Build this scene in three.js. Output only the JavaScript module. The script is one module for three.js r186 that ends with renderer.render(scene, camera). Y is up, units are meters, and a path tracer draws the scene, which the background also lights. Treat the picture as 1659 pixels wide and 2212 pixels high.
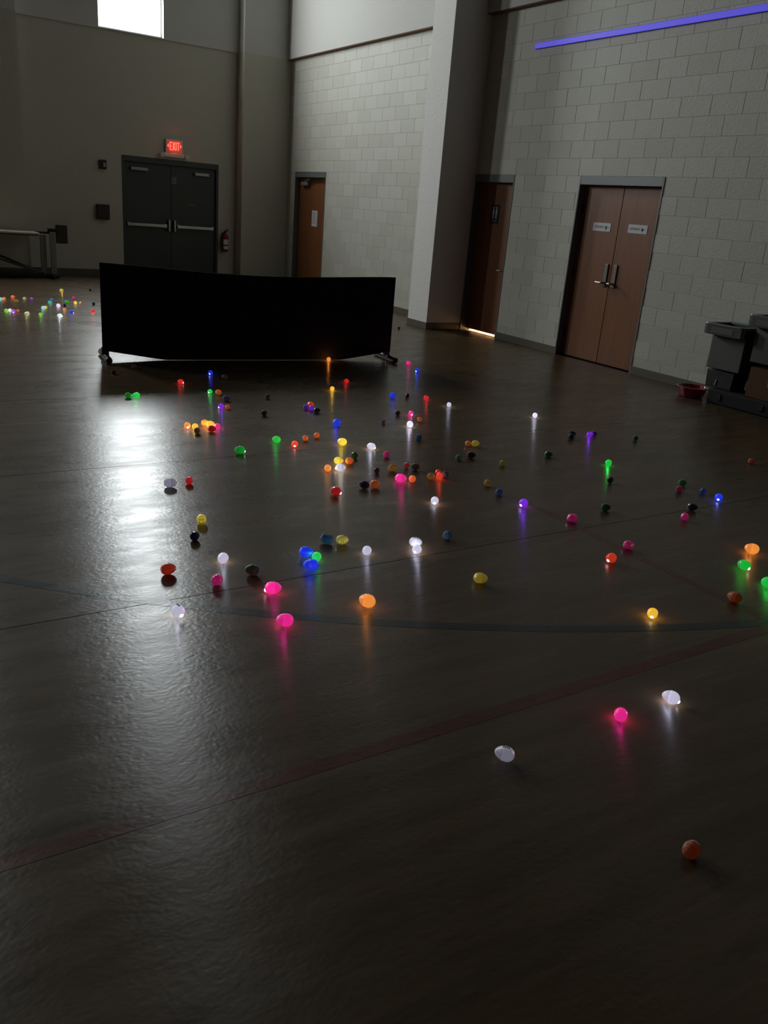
import * as THREE from 'three';
import { mergeGeometries, toCreasedNormals } from 'three/addons/utils/BufferGeometryUtils.js';
import { RoundedBoxGeometry } from 'three/addons/geometries/RoundedBoxGeometry.js';
import { RectAreaLightUniformsLib } from 'three/addons/lights/RectAreaLightUniformsLib.js';

// ---------- camera, light, exposure ----------
const scene = new THREE.Scene();
scene.background = new THREE.Color(0, 0, 0);
const camera = new THREE.PerspectiveCamera(63.42, 1659 / 2212, 0.05, 100);
camera.matrixAutoUpdate = true;
camera.position.set(0, 1.6242, 0);
camera.quaternion.setFromRotationMatrix(new THREE.Matrix4().makeBasis(
  new THREE.Vector3(0.84899772, 0.07889765, 0.52247299),
  new THREE.Vector3(0.11568378, 0.93704751, -0.32948326),
  new THREE.Vector3(-0.51557747, 0.34017219, 0.78642403)));
scene.add(camera);
const renderer = new THREE.WebGLRenderer({ antialias: true });
renderer.toneMapping = THREE.LinearToneMapping;
renderer.toneMappingExposure = 1.0;
renderer.shadowMap.enabled = true;
RectAreaLightUniformsLib.init();
const DAYLIGHT = new THREE.Color(0.93, 0.985, 1.0), DAY_LEVEL = 34;   // overcast daylight in the high windows

// ---------- room measures (metres) ----------
const XR = 7.954, ZB = -17.12, XL = -8.3, ZF = 8.5, TOP = 8.0, LEDGE = 4.28;
const WINDOW_X = [4.87, -0.19, -5.25], WINDOW_W = 1.18, WINDOW_TOP = 6.5;

// ---------- helpers ----------
let seed = 12345;
const rnd = () => { seed = (seed * 1664525 + 1013904223) >>> 0; return seed / 4294967296; };
const used = {};
const numbered = (n) => { const k = used[n] = (used[n] ?? -1) + 1; return k ? n + '_' + String(k).padStart(3, '0') : n; };
const V = (x, y, z) => new THREE.Vector3(x, y, z);
function finish(o) { o.castShadow = true; o.receiveShadow = true; return o; }
function part(name, geo, m, parent) { const o = finish(new THREE.Mesh(Array.isArray(geo) ? merge(geo) : geo, m)); o.name = name; parent.add(o); return o; }
function merge(list) {
  if (list.length === 1) return list[0];
  return mergeGeometries(list.map((g) => { const q = g.index ? g.toNonIndexed() : g; for (const k of Object.keys(q.attributes)) if (!['position', 'normal', 'uv'].includes(k)) q.deleteAttribute(k); return q; }));
}
function thing(name, label, category, at = [0, 0, 0], turn = 0, group) {
  const o = new THREE.Group(); o.name = numbered(name); o.position.set(...at); o.rotation.y = turn;
  o.userData = { label, category }; if (group) o.userData.group = group; scene.add(o); return o;
}
function struct(name, label, category, at = [0, 0, 0], turn = 0) {
  const o = new THREE.Group(); o.name = name; o.position.set(...at); o.rotation.y = turn;
  o.userData = { kind: 'structure', label, category }; scene.add(o); return o;
}
// a box by its two corners, uv in metres
function bx(x0, x1, y0, y1, z0, z1) {
  const g = new THREE.BoxGeometry(x1 - x0, y1 - y0, z1 - z0); g.translate((x0 + x1) / 2, (y0 + y1) / 2, (z0 + z1) / 2);
  return metreUV(g);
}
function metreUV(g) {
  const p = g.attributes.position, n = g.attributes.normal, uv = new Float32Array(p.count * 2);
  for (let i = 0; i < p.count; i++) {
    const a = Math.abs(n.getX(i)), b = Math.abs(n.getY(i)), c = Math.abs(n.getZ(i));
    if (b >= a && b >= c) { uv[2 * i] = p.getX(i); uv[2 * i + 1] = p.getZ(i); }
    else if (a >= c) { uv[2 * i] = p.getZ(i); uv[2 * i + 1] = p.getY(i); }
    else { uv[2 * i] = p.getX(i); uv[2 * i + 1] = p.getY(i); }
  }
  g.setAttribute('uv', new THREE.BufferAttribute(uv, 2)); return g;
}
function rbx(x0, x1, y0, y1, z0, z1, r = 0.006, seg = 2) {
  const g = new RoundedBoxGeometry(x1 - x0, y1 - y0, z1 - z0, seg, Math.min(r, (x1 - x0) / 2.01, (y1 - y0) / 2.01, (z1 - z0) / 2.01));
  g.translate((x0 + x1) / 2, (y0 + y1) / 2, (z0 + z1) / 2); return metreUV(g);
}
function cyl(r0, r1, h, at, axis = 'y', seg = 24) {
  const g = new THREE.CylinderGeometry(r1, r0, h, seg); if (axis === 'x') g.rotateZ(-Math.PI / 2); if (axis === 'z') g.rotateX(Math.PI / 2); g.translate(...at); return g;
}
function rod(a, b, r, seg = 12) {
  const d = b.clone().sub(a), g = new THREE.CapsuleGeometry(r, Math.max(0.001, d.length()), 4, seg);
  g.applyQuaternion(new THREE.Quaternion().setFromUnitVectors(V(0, 1, 0), d.clone().normalize())); g.translate(...a.clone().add(b).multiplyScalar(0.5).toArray()); return g;
}
// rectangle [u0,u1]x[v0,v1] minus holes -> boxes of depth w0..w1
function slab(u0, u1, v0, v1, w0, w1, holes = []) {
  const us = [...new Set([u0, u1, ...holes.flatMap((h) => [h[0], h[1]])])].filter((u) => u >= u0 && u <= u1).sort((a, b) => a - b);
  const out = [];
  for (let i = 0; i + 1 < us.length; i++) {
    const c = (us[i] + us[i + 1]) / 2, hs = holes.filter((h) => c > h[0] && c < h[1]).sort((a, b) => a[2] - b[2]);
    let v = v0;
    for (const h of hs) { if (h[2] > v) out.push(bx(us[i], us[i + 1], v, h[2], w0, w1)); v = Math.max(v, h[3]); }
    if (v < v1) out.push(bx(us[i], us[i + 1], v, v1, w0, w1));
  }
  return out;
}

// ---------- procedural textures ----------
function lattice(n, m, s) { let q = s; const a = new Float32Array(n * m); for (let i = 0; i < a.length; i++) { q = (q * 1664525 + 1013904223) >>> 0; a[i] = q / 4294967296; } return a; }
function noiseField(size, layers) {   // layers: [cellsX, cellsY, weight, seed]; tiles at its edges
  const f = new Float32Array(size * size); let total = 0;
  for (const [n, m, w, s] of layers) {
    const a = lattice(n, m, s); total += w;
    for (let y = 0; y < size; y++) {
      const fy = y / size * m, y0 = Math.floor(fy), ty = fy - y0, sy = ty * ty * (3 - 2 * ty), r0 = (y0 % m) * n, r1 = ((y0 + 1) % m) * n;
      for (let x = 0; x < size; x++) {
        const fx = x / size * n, x0 = Math.floor(fx), tx = fx - x0, sx = tx * tx * (3 - 2 * tx), c0 = x0 % n, c1 = (x0 + 1) % n;
        f[y * size + x] += w * ((a[r0 + c0] * (1 - sx) + a[r0 + c1] * sx) * (1 - sy) + (a[r1 + c0] * (1 - sx) + a[r1 + c1] * sx) * sy);
      }
    }
  }
  for (let i = 0; i < f.length; i++) f[i] /= total;
  return f;
}
function texture(size, field, fn, metres, srgb = false) {
  const d = new Uint8Array(size * size * 4);
  for (let i = 0; i < size * size; i++) { const c = fn(field[i], i); d[4 * i] = c[0]; d[4 * i + 1] = c[1]; d[4 * i + 2] = c[2]; d[4 * i + 3] = 255; }
  const t = new THREE.DataTexture(d, size, size); t.wrapS = t.wrapT = THREE.RepeatWrapping; t.magFilter = THREE.LinearFilter; t.minFilter = THREE.LinearMipmapLinearFilter; t.generateMipmaps = true;
  if (srgb) t.colorSpace = THREE.SRGBColorSpace; t.repeat.set(1 / metres[0], 1 / metres[1]); t.needsUpdate = true; return t;
}
const clamp = (x) => Math.max(0, Math.min(255, x));
const grey = (lo, hi) => (v) => { const g = clamp(lo + (hi - lo) * Math.max(0, Math.min(1, (v - 0.25) / 0.5))); return [g, g, g]; };
const floorField = noiseField(1024, [[5, 40, 1, 11], [9, 90, 1, 12], [18, 200, 0.8, 13], [4, 5, 0.7, 14], [60, 512, 0.5, 15]]);
const floorColour = texture(1024, floorField, (v) => { const k = 0.86 + 0.28 * Math.max(0, Math.min(1, (v - 0.25) / 0.5)); return [clamp(86 * k), clamp(69 * k), clamp(46 * k)]; }, [3.1, 3.1], true);
const waveField = noiseField(1024, [[50, 90, 0.5, 21], [110, 190, 1, 22], [240, 340, 1, 23]]);
const floorBump = texture(1024, waveField, grey(0, 255), [2.3, 2.3]);
const floorRough = texture(512, noiseField(512, [[6, 22, 1, 31], [20, 60, 1, 32], [50, 160, 0.6, 33]]), grey(140, 180), [2.7, 2.7]);
const blockBump = texture(512, noiseField(512, [[40, 40, 1, 41], [110, 110, 1, 42], [220, 220, 0.6, 43]]), grey(0, 255), [0.9, 0.9]);
const plasterBump = texture(512, noiseField(512, [[12, 12, 0.6, 51], [60, 60, 1, 52], [160, 160, 0.8, 53]]), grey(0, 255), [1.4, 1.4]);
const woodColour = texture(512, noiseField(512, [[30, 3, 1, 61], [70, 5, 1, 62], [150, 9, 0.7, 63], [6, 4, 0.6, 64]]), (v) => { const k = 0.92 + 0.16 * Math.max(0, Math.min(1, (v - 0.25) / 0.5)); return [clamp(132 * k), clamp(82 * k), clamp(46 * k)]; }, [0.8, 1.6], true);
const paintWear = noiseField(512, [[8, 8, 1, 71], [30, 60, 1, 72], [90, 140, 1, 73]]);

// ---------- materials ----------
const std = (color, roughness = 0.7, metalness = 0, extra = {}) => new THREE.MeshStandardMaterial({ color, roughness, metalness, ...extra });
const phys = (p) => new THREE.MeshPhysicalMaterial(p);
const M = {
  floor: phys({ map: floorColour, roughnessMap: floorRough, roughness: 0.47, bumpMap: floorBump, bumpScale: 0.00028, specularIntensity: 0.85, anisotropy: 0.72, anisotropyRotation: Math.PI / 2, clearcoat: 0.14, clearcoatRoughness: 0.45 }),
  groove: std('#15120e', 0.9),
  blocks: ['#c1c0b3', '#bdbcaf', '#c4c3b7'].map((c) => std(c, 0.62, 0, { bumpMap: blockBump, bumpScale: 0.0012 })),
  mortar: std('#bcbbae', 0.8),
  plaster: std('#cdc9bb', 0.85, 0, { bumpMap: plasterBump, bumpScale: 0.0012 }),
  backwall: std('#bfbcae', 0.85, 0, { bumpMap: plasterBump, bumpScale: 0.0012 }),
  upper: std('#c9c8c2', 0.85, 0, { bumpMap: plasterBump, bumpScale: 0.0012 }),
  pilaster: std('#eeece6', 0.8, 0, { bumpMap: plasterBump, bumpScale: 0.0012 }),
  ledge: std('#7a5f48', 0.8),
  ceiling: std('#262523', 0.9),
  darkenedLeft: std('#3a2a1c', 0.7), darkenedFront: std('#211e1c', 0.95),  // unseen left and front walls, coloured dark to cut bounce light
  base: std('#5d5648', 0.55),
  frame: std('#6f7573', 0.35, 0.1),
  wood: std('#ffffff', 0.42, 0, { map: woodColour }),
  steelDoor: std('#3f433f', 0.5, 0.1),
  chrome: std('#c9cbc8', 0.22, 1),
  satin: std('#a9aaa6', 0.35, 0.9),
  plate: std('#7d7a74', 0.4, 0.7),
  closer: std('#9d9d98', 0.4, 0.5),
  hinge: std('#16120f', 0.5, 0.3),
  black: std('#0b0b0c', 0.55),
  case: std('#060606', 0.8),
  blackTube: std('#0c0d0e', 0.28),
  fabric: std('#040404', 0.95),
  paper: std('#d9dad8', 0.7),
  ink: std('#3b3d40', 0.8),
  whitePlastic: std('#d6d2c8', 0.5),
  darkPlastic: std('#2a2623', 0.5),
  redPaint: std('#8c1512', 0.35),
  stainless: std('#7f8785', 0.27, 0.95),
  greyCabinet: std('#55564f', 0.55, 0.2),
  carton: std('#54361c', 0.85),
  tableTop: std('#cfc6ae', 0.6), tableLeg: std('#8b8a84', 0.5, 0.3), brownPanel: std('#33291a', 0.6),
};

// ---------- floor: sheets of wood-look vinyl, seams every 1.9 m ----------
const floor = struct('floor', 'dark glossy wood-look gym floor laid in wide sheets', 'floor');
part('floor_bed', bx(XL - 0.2, XR + 0.25, -0.2, -0.006, ZB - 0.2, ZF + 0.2), M.groove, floor);
{
  const seams = []; for (let z = -3.13; z > ZB - 2; z -= 1.9) seams.push(z);
  const edges = [ZF + 0.1, ...seams.filter((z) => z < ZF && z > ZB), ZB - 0.1];
  for (let i = 0; i + 1 < edges.length; i++) {
    const z1 = edges[i] - 0.0012, z0 = edges[i + 1] + 0.0012, s = new THREE.Shape();
    const c = 0.0012; s.moveTo(z0, -0.006); s.lineTo(z0, -c); s.lineTo(z0 + c, 0); s.lineTo(z1 - c, 0); s.lineTo(z1, -c); s.lineTo(z1, -0.006);
    const g = new THREE.ExtrudeGeometry(s, { depth: XR - XL + 0.06, bevelEnabled: false });   // (z, y) profile swept along x
    g.applyMatrix4(new THREE.Matrix4().makeBasis(V(0, 0, 1), V(0, 1, 0), V(-1, 0, 0))); g.translate(XR + 0.03, 0, 0);
    part('floor_sheet', metreUV(g.index ? g.toNonIndexed() : g), M.floor, floor);
  }
}
// painted court lines, 0.4 mm of paint
function wornPaint(rgb, cut) {
  const t = texture(512, paintWear, (v) => { const k = v > cut ? 0.8 : 1; return [clamp(rgb[0] * k), clamp(rgb[1] * k), clamp(rgb[2] * k)]; }, [1.1, 1.1], true);
  return phys({ color: '#ffffff', map: t, roughnessMap: floorRough, roughness: 0.47, bumpMap: floorBump, bumpScale: 0.00028, specularIntensity: 0.85, anisotropy: 0.72, anisotropyRotation: Math.PI / 2, clearcoat: 0.14, clearcoatRoughness: 0.45 });
}
const tealLine = part('court_line', (() => {
  const pos = [], idx = [], uv = [], N = 160, cx = 5.27, cz = -8.64, a0 = 2.72, a1 = 1.2;
  for (let i = 0; i <= N; i++) { const a = a0 + (a1 - a0) * i / N; for (const r of [7.03, 6.972]) { pos.push(cx + r * Math.cos(a), 0.0006, cz + r * Math.sin(a)); uv.push(cx + r * Math.cos(a), cz + r * Math.sin(a)); } }
  for (let i = 0; i < N; i++) idx.push(2 * i, 2 * i + 1, 2 * i + 2, 2 * i + 1, 2 * i + 3, 2 * i + 2);
  const g = new THREE.BufferGeometry(); g.setAttribute('position', new THREE.Float32BufferAttribute(pos, 3)); g.setAttribute('uv', new THREE.Float32BufferAttribute(uv, 2)); g.setIndex(idx); g.computeVertexNormals();
  const n = g.attributes.normal; if (n.getY(0) < 0) { g.setIndex(idx.slice().reverse()); g.computeVertexNormals(); } return g;
})(), wornPaint([34, 48, 48], 0.9), floor);
tealLine.userData.label = 'teal painted arc line';
const redPaintM = wornPaint([88, 40, 30], 0.62);
part('court_line', bx(3.385, 3.44, 0, 0.0005, -3.75, -1.833), redPaintM, floor).userData.label = 'dark red painted line towards the doors';
part('court_line', bx(-2.5, 3.385, 0, 0.0005, -1.892, -1.833), redPaintM, floor).userData.label = 'worn dark red line across the near floor';

const tapeM = wornPaint([112, 108, 98], 0.55);
for (const [x0, x1, z0, z1] of [[0.7, 2.05, -6.21, -6.185], [2.0, 2.05, -6.185, -5.94], [0.3, 1.62, -6.87, -6.84]]) part('tape_strip', bx(x0, x1, 0, 0.0005, z0, z1), tapeM, floor).userData.label = 'worn pale floor tape';

// ---------- walls ----------
const DOORS_NEAR = [[-10.44, -9.553], [-8.289, -6.935]], DOOR_FAR = [-16.46, -15.12], DH = 2.2352;
const holesOf = (list) => list.map(([a, b]) => [a, b, -0.01, DH]);
const wallTurn = -Math.PI / 2;    // local x runs along world z, local z points into the room
const blockShapes = new Map();
function blockShape(w, h) {
  const key = Math.round(w * 1000) + '_' + Math.round(h * 1000); if (blockShapes.has(key)) return blockShapes.get(key);
  const c = 0.002, d = 0.007, W = w / 2, H = h / 2;
  const pos = [], q = (a, b, e, f) => { for (const p of [a, b, e, a, e, f]) pos.push(...p); };
  const F = [[-W + c, -H + c, d], [W - c, -H + c, d], [W - c, H - c, d], [-W + c, H - c, d]], O = [[-W, -H, d - c], [W, -H, d - c], [W, H, d - c], [-W, H, d - c]], B = [[-W, -H, -0.02], [W, -H, -0.02], [W, H, -0.02], [-W, H, -0.02]];
  q(...F); for (let i = 0; i < 4; i++) { const j = (i + 1) % 4; q(O[i], O[j], F[j], F[i]); q(B[i], B[j], O[j], O[i]); }
  const g = new THREE.BufferGeometry(); g.setAttribute('position', new THREE.Float32BufferAttribute(pos, 3)); g.computeVertexNormals(); metreUV(g);
  blockShapes.set(key, g); return g;
}
function layBlocks(parent, u0, u1, holes, rest) {
  const BH = 0.2032, BW = 0.4064, J = 0.002, stuff = [];
  for (let row = 0; row < 21; row++) {
    const v0 = row * BH, vm = v0 + BH / 2, offset = (row % 2) * BW / 2;
    const spans = []; let a = u0;
    for (const h of holes.filter((h) => vm < h[3]).sort((p, q) => p[0] - q[0])) { if (h[0] > a + 0.02) spans.push([a, h[0]]); a = Math.max(a, h[1]); }
    if (a < u1 - 0.02) spans.push([a, u1]);
    for (const [s0, s1] of spans) {
      for (let k = Math.floor((s0 - offset) / BW); ; k++) {
        const p0 = Math.max(s0, k * BW + offset), p1 = Math.min(s1, (k + 1) * BW + offset);
        if (k * BW + offset >= s1) break; if (p1 - p0 < 0.03) continue;
        const g = blockShape(p1 - p0 - J, BH - J), x = (p0 + p1) / 2, w = (rnd() - 0.5) * 0.0012, tilt = (rnd() - 0.5) * 0.004, m = M.blocks[Math.floor(rnd() * 3)];
        if (x > rest) { const c = g.clone(); c.translate(x, vm, -0.007); stuff.push(c); continue; }
        const b = part('block', g, m, parent); b.position.set(x, vm, -0.007 + w); b.rotation.set((rnd() - 0.5) * 0.005, tilt, 0);
      }
    }
  }
  if (stuff.length) { const o = part('block_field', stuff, M.blocks[0], parent); o.userData.kind = 'stuff'; }
}
// right wall, near part (with the three brown door leaves)
const wallNear = struct('wall_right', 'pale painted concrete block wall with brown doors on the right', 'wall', [XR, 0, 0], wallTurn);
part('mortar_bed', slab(-10.96, ZF + 0.2, -0.1, LEDGE, -0.22, -0.0035, holesOf(DOORS_NEAR)), M.mortar, wallNear);
layBlocks(wallNear, -10.44, -2.0, holesOf(DOORS_NEAR), -4.75);
part('wall_face', bx(-2.0, ZF + 0.2, 0, LEDGE, -0.01, 0), M.blocks[0], wallNear);
const wallOver = struct('wall_right_upper', 'smooth upper wall overhanging the block wall above the light strip', 'wall', [XR, 0, 0], wallTurn);
part('wall_face', bx(-10.96, ZF + 0.2, LEDGE, TOP + 0.2, -0.22, 0.1), M.upper, wallOver);
part('ledge_soffit', bx(-10.44, ZF + 0.2, LEDGE - 0.012, LEDGE, 0.002, 0.098), M.ledge, wallOver);
// right wall, far part (beyond the pilaster, with the small brown door)
const wallFar = struct('wall_far_right', 'brightly lit block wall between corner and pilaster', 'wall', [XR, 0, 0], wallTurn);
part('mortar_bed', slab(ZB - 0.2, -10.96, -0.1, LEDGE, -0.22, -0.0035, holesOf([DOOR_FAR])), M.mortar, wallFar);
layBlocks(wallFar, -16.82, -10.96, holesOf([DOOR_FAR]), 99);
const wallFarOver = struct('wall_far_right_upper', 'bright smooth upper wall above the far block wall', 'wall', [XR, 0, 0], wallTurn);
part('wall_face', bx(ZB - 0.2, -10.96, LEDGE, TOP + 0.2, -0.22, 0.1), M.upper, wallFarOver);
part('ledge_soffit', bx(-16.82, -10.96, LEDGE - 0.012, LEDGE, 0.002, 0.098), M.ledge, wallFarOver);
// pilaster on the right wall
const pil = struct('trim_1', 'tall pilaster with bright front and dark side beside brown door', 'pilaster');
part('shaft', rbx(7.32, XR + 0.1, 0, TOP, -10.96, -10.44, 0.008), M.pilaster, pil);
part('cove_base', rbx(7.313, XR, 0, 0.1, -10.967, -10.433, 0.004), M.base, pil);
// back wall with its windows
const back = struct('wall_back', 'dim tan back wall under high bright window', 'wall', [0, 0, ZB]);
const backDoor = [4.638, 6.568, -0.01, DH];
part('lower_wall', slab(XL - 0.2, XR, -0.1, LEDGE, -0.3, 0, [backDoor]), M.backwall, back);
part('upper_wall', slab(XL - 0.2, XR, LEDGE, TOP + 0.2, -0.3, 0.04, WINDOW_X.map((x) => [x - WINDOW_W / 2, x + WINDOW_W / 2, LEDGE + 0.02, WINDOW_TOP])), M.upper, back);
const cornerPil = struct('trim_2', 'corner pilaster between grey exit doors and small brown door', 'pilaster');
part('shaft', bx(6.95, XR, 0, LEDGE, ZB, ZB + 0.3), M.backwall, cornerPil); part('upper_shaft', bx(6.95, XR, LEDGE, TOP, ZB, ZB + 0.3), M.upper, cornerPil);
const bayPil = struct('trim_3', 'pilaster on the back wall at the far left', 'pilaster');
part('shaft', bx(1.87, 2.866, 0, LEDGE, ZB, ZB + 0.3), M.backwall, bayPil); part('upper_shaft', bx(1.87, 2.866, LEDGE, TOP, ZB, ZB + 0.3), M.upper, bayPil);
const bayPil2 = struct('trim_4', 'next pilaster of the back wall, out of frame on the left', 'pilaster');
part('shaft', bx(-3.2, -2.2, 0, TOP, ZB, ZB + 0.3), M.backwall, bayPil2);
const left = struct('wall_left', 'unseen brown side wall on the left, darkened to cut bounce light', 'wall'); part('wall_face', bx(XL - 0.25, XL, -0.1, TOP + 0.2, ZB, ZF), M.darkenedLeft, left);
const front = struct('wall_front', 'unseen wall behind the camera, darkened to cut bounce light', 'wall'); part('wall_face', bx(XL - 0.25, XR + 0.25, -0.1, TOP + 0.2, ZF, ZF + 0.25), M.darkenedFront, front);
const ceil = struct('ceiling', 'high grey gym ceiling out of frame', 'ceiling'); part('deck', bx(XL - 0.3, XR + 0.3, TOP, TOP + 0.2, ZB - 0.3, ZF + 0.3), M.ceiling, ceil);
// cove bases
const baseR = struct('baseboard_right', 'dark grey cove base along the right block wall', 'baseboard', [XR, 0, 0], wallTurn);
for (const [a, b] of [[-9.553, -8.289], [-6.935, ZF]]) part('cove_base', rbx(a, b, 0, 0.1, -0.002, 0.008, 0.003), M.base, baseR);
const baseF = struct('baseboard_far_right', 'dark grey cove base along the far block wall', 'baseboard', [XR, 0, 0], wallTurn);
for (const [a, b] of [[-16.82, DOOR_FAR[0]], [DOOR_FAR[1], -10.96]]) part('cove_base', rbx(a, b, 0, 0.1, -0.002, 0.008, 0.003), M.base, baseF);
const baseB = struct('baseboard_back', 'near black cove base along the back wall', 'baseboard', [0, 0, ZB]);
for (const [a, b] of [[2.866, backDoor[0]], [backDoor[1], 6.95], [-2.2, 1.87]]) part('cove_base', rbx(a, b, 0, 0.13, 0, 0.01, 0.003), M.base, baseB);
part('cove_base', rbx(1.86, 2.876, 0, 0.13, 0.29, 0.31, 0.003), M.base, baseB); part('cove_base', rbx(6.94, XR, 0, 0.13, 0.29, 0.31, 0.003), M.base, baseB);

// ---------- windows: frosted daylight panes ----------
const paneM = phys({ color: '#e8eef0', roughness: 0.6, emissive: DAYLIGHT, emissiveIntensity: 3 });
WINDOW_X.forEach((x, i) => {
  const w = struct('window_' + (i + 1), ['blazing white high window above the grey exit doors', 'second high window of the back wall, out of frame', 'third high window of the back wall, out of frame'][i], 'window', [x, 0, ZB]);
  const a = WINDOW_W / 2, y0 = LEDGE + 0.02, y1 = WINDOW_TOP;
  part('window_frame', [bx(-a, -a + 0.03, y0, y1, -0.12, -0.06), bx(a - 0.03, a, y0, y1, -0.12, -0.06), bx(-a, a, y0, y0 + 0.03, -0.12, -0.06), bx(-a, a, y1 - 0.03, y1, -0.12, -0.06)], M.frame, w);
  part('pane', bx(-a + 0.028, a - 0.028, y0 + 0.028, y1 - 0.028, -0.105, -0.095), paneM, w);
  const L = new THREE.RectAreaLight(DAYLIGHT, DAY_LEVEL, WINDOW_W - 0.07, y1 - y0 - 0.07);
  L.name = 'window_daylight'; L.position.set(0, (y0 + y1) / 2, -0.088); L.rotation.y = Math.PI; w.add(L);
});

// ---------- doors ----------
function frameGeo(u0, u1, face = 0.022, head = 0.1016, stop = -0.148) {   // hollow metal frame filling an opening, faces just proud of the wall
  const g = [];
  for (const [a, b] of [[u0, u0 + face], [u1 - face, u1]]) g.push(rbx(a, b, 0, DH, -0.2, 0.006, 0.003));
  g.push(rbx(u0 + face, u1 - face, DH - head, DH, -0.2, 0.006, 0.003));
  for (const [a, b] of [[u0 + face, u0 + face + 0.02], [u1 - face - 0.02, u1 - face]]) g.push(bx(a, b, 0, DH - head, -0.2, stop));
  g.push(bx(u0 + face, u1 - face, DH - head - 0.02, DH - head, -0.2, stop)); return g;
}
function lever(parent, u, v, w, dir, long = 0.24) {
  const h = part('door_handle', [rbx(u - 0.03, u + 0.03, v - 0.08, v + long - 0.04, w, w + 0.018, 0.015, 3)], M.plate, parent);
  part('lever', [cyl(0.014, 0.014, 0.06, [u, v - 0.03, w + 0.045], 'z', 16), rod(V(u, v - 0.03, w + 0.075), V(u + dir * 0.085, v - 0.03, w + 0.075), 0.013)], M.chrome, h);
  return h;
}
function hinges(parent, u, w, list) { for (const v of list) part('hinge', [cyl(0.012, 0.012, 0.12, [u, v, w + 0.008], 'y', 12), bx(u - 0.02, u + 0.02, v - 0.06, v + 0.06, w - 0.004, w + 0.004)], M.hinge, parent); }
// double brown doors
{
  const d = struct('door_1', 'pair of brown wooden doors with silver levers in grey frame', 'door', [XR, 0, 0], wallTurn), [a, b] = DOORS_NEAR[1], m = (a + b) / 2, w = -0.1;
  part('door_frame', frameGeo(a, b), M.frame, d);
  const L = part('door_leaf', rbx(a + 0.025, m - 0.004, 0.012, DH - 0.105, w - 0.045, w, 0.003), M.wood, d), R = part('door_leaf', rbx(m + 0.004, b - 0.025, 0.012, DH - 0.105, w - 0.045, w, 0.003), M.wood, d);
  lever(L, m - 0.075, 1.03, w, -1); lever(R, m + 0.075, 1.03, w, -0.45);
  hinges(R, b - 0.026, w, [0.3, 1.06, 1.86]); hinges(L, a + 0.026, w, [0.3, 1.06, 1.86]);
}
// single brown door beside the pilaster, light shining under it
{
  const d = struct('door_2', 'single brown wooden door beside pilaster with light shining beneath', 'door', [XR, 0, 0], wallTurn), [a, b] = DOORS_NEAR[0], w = -0.1;
  part('door_frame', frameGeo(a, b), M.frame, d);
  const L = part('door_leaf', rbx(a + 0.025, b - 0.025, 0.03, DH - 0.105, w - 0.045, w, 0.003), M.wood, d);
  lever(L, b - 0.1, 0.98, w, -1);
}
// small brown door in the far wall
{
  const d = struct('door_3', 'small far brown door with white notice near the corner', 'door', [XR, 0, 0], wallTurn), [a, b] = DOOR_FAR, w = -0.1;
  part('door_frame', frameGeo(a, b), M.frame, d);
  const L = part('door_leaf', rbx(a + 0.025, b - 0.025, 0.012, DH - 0.105, w - 0.045, w, 0.003), M.wood, d);
  part('door_closer', [rbx(a + 0.2, a + 0.5, 1.98, 2.05, w, w + 0.07, 0.01)], M.closer, L);
  part('closer_arm', [rod(V(a + 0.32, 2.06, w + 0.05), V(a + 0.62, 2.1, w + 0.09), 0.009)], M.closer, L);
}
// grey exit doors in the back wall
{
  const d = struct('door_4', 'dark grey double exit doors with push bars below exit sign', 'door', [0, 0, ZB]), [a, b] = backDoor, m = (a + b) / 2, w = -0.05;
  part('door_frame', frameGeo(a, b, 0.05, 0.1016, -0.097), M.steelDoor, d);
  for (const [u0, u1, s] of [[a + 0.025, m - 0.003, 1], [m + 0.003, b - 0.025, -1]]) {
    const L = part('door_leaf', rbx(u0, u1, 0.012, DH - 0.105, w - 0.045, w, 0.003), M.steelDoor, d);
    const e0 = s > 0 ? u0 + 0.05 : u0 + 0.1, e1 = s > 0 ? u1 - 0.1 : u1 - 0.07;
    part('push_bar', [rbx(e0, e1, 0.97, 1.03, w + 0.03, w + 0.075, 0.01), rbx(e0, e0 + 0.05, 0.96, 1.04, w, w + 0.05, 0.008), rbx(e1 - 0.05, e1, 0.96, 1.04, w, w + 0.05, 0.008)], M.satin, L);
    const lu = s > 0 ? u1 - 0.075 : u0 + 0.03;
    part('latch_case', [rbx(lu, lu + 0.045, 0.9, 1.12, w, w + 0.08, 0.012)], M.satin, L);
    part('door_closer', [rbx(s > 0 ? a + 0.17 : b - 0.5, s > 0 ? a + 0.5 : b - 0.2, 1.985, 2.045, w, w + 0.07, 0.012)], M.closer, L);
  }
}
// lit room behind the single door
{
  const r = struct('wall_restroom', 'small lit room behind the single brown door', 'room', [XR, 0, 0], wallTurn), a = -10.9, b = -9.1;
  const warm = std('#dccdb6', 0.8);
  part('room_floor', bx(a, b, -0.1, -0.001, -1.9, -0.05), warm, r);
  part('room_shell', [bx(a - 0.1, a, -0.1, 2.5, -1.9, -0.22), bx(b, b + 0.1, -0.1, 2.5, -1.9, -0.22), bx(a - 0.1, b + 0.1, -0.1, 2.5, -2.0, -1.9), bx(a - 0.1, b + 0.1, 2.5, 2.6, -2.0, -0.22)], warm, r);
  part('ceiling_lamp', cyl(0.12, 0.14, 0.06, [-10, 2.47, -1.0]), std('#ffffff', 0.6, 0, { emissive: new THREE.Color(1, 0.72, 0.42), emissiveIntensity: 2 }), r);
  const l = new THREE.PointLight(new THREE.Color(1, 0.78, 0.54), 48); l.name = 'ceiling_lamp_light'; l.position.set(-10, 2.4, -1.0); l.castShadow = true; l.shadow.radius = 3; r.add(l);
}

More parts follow.
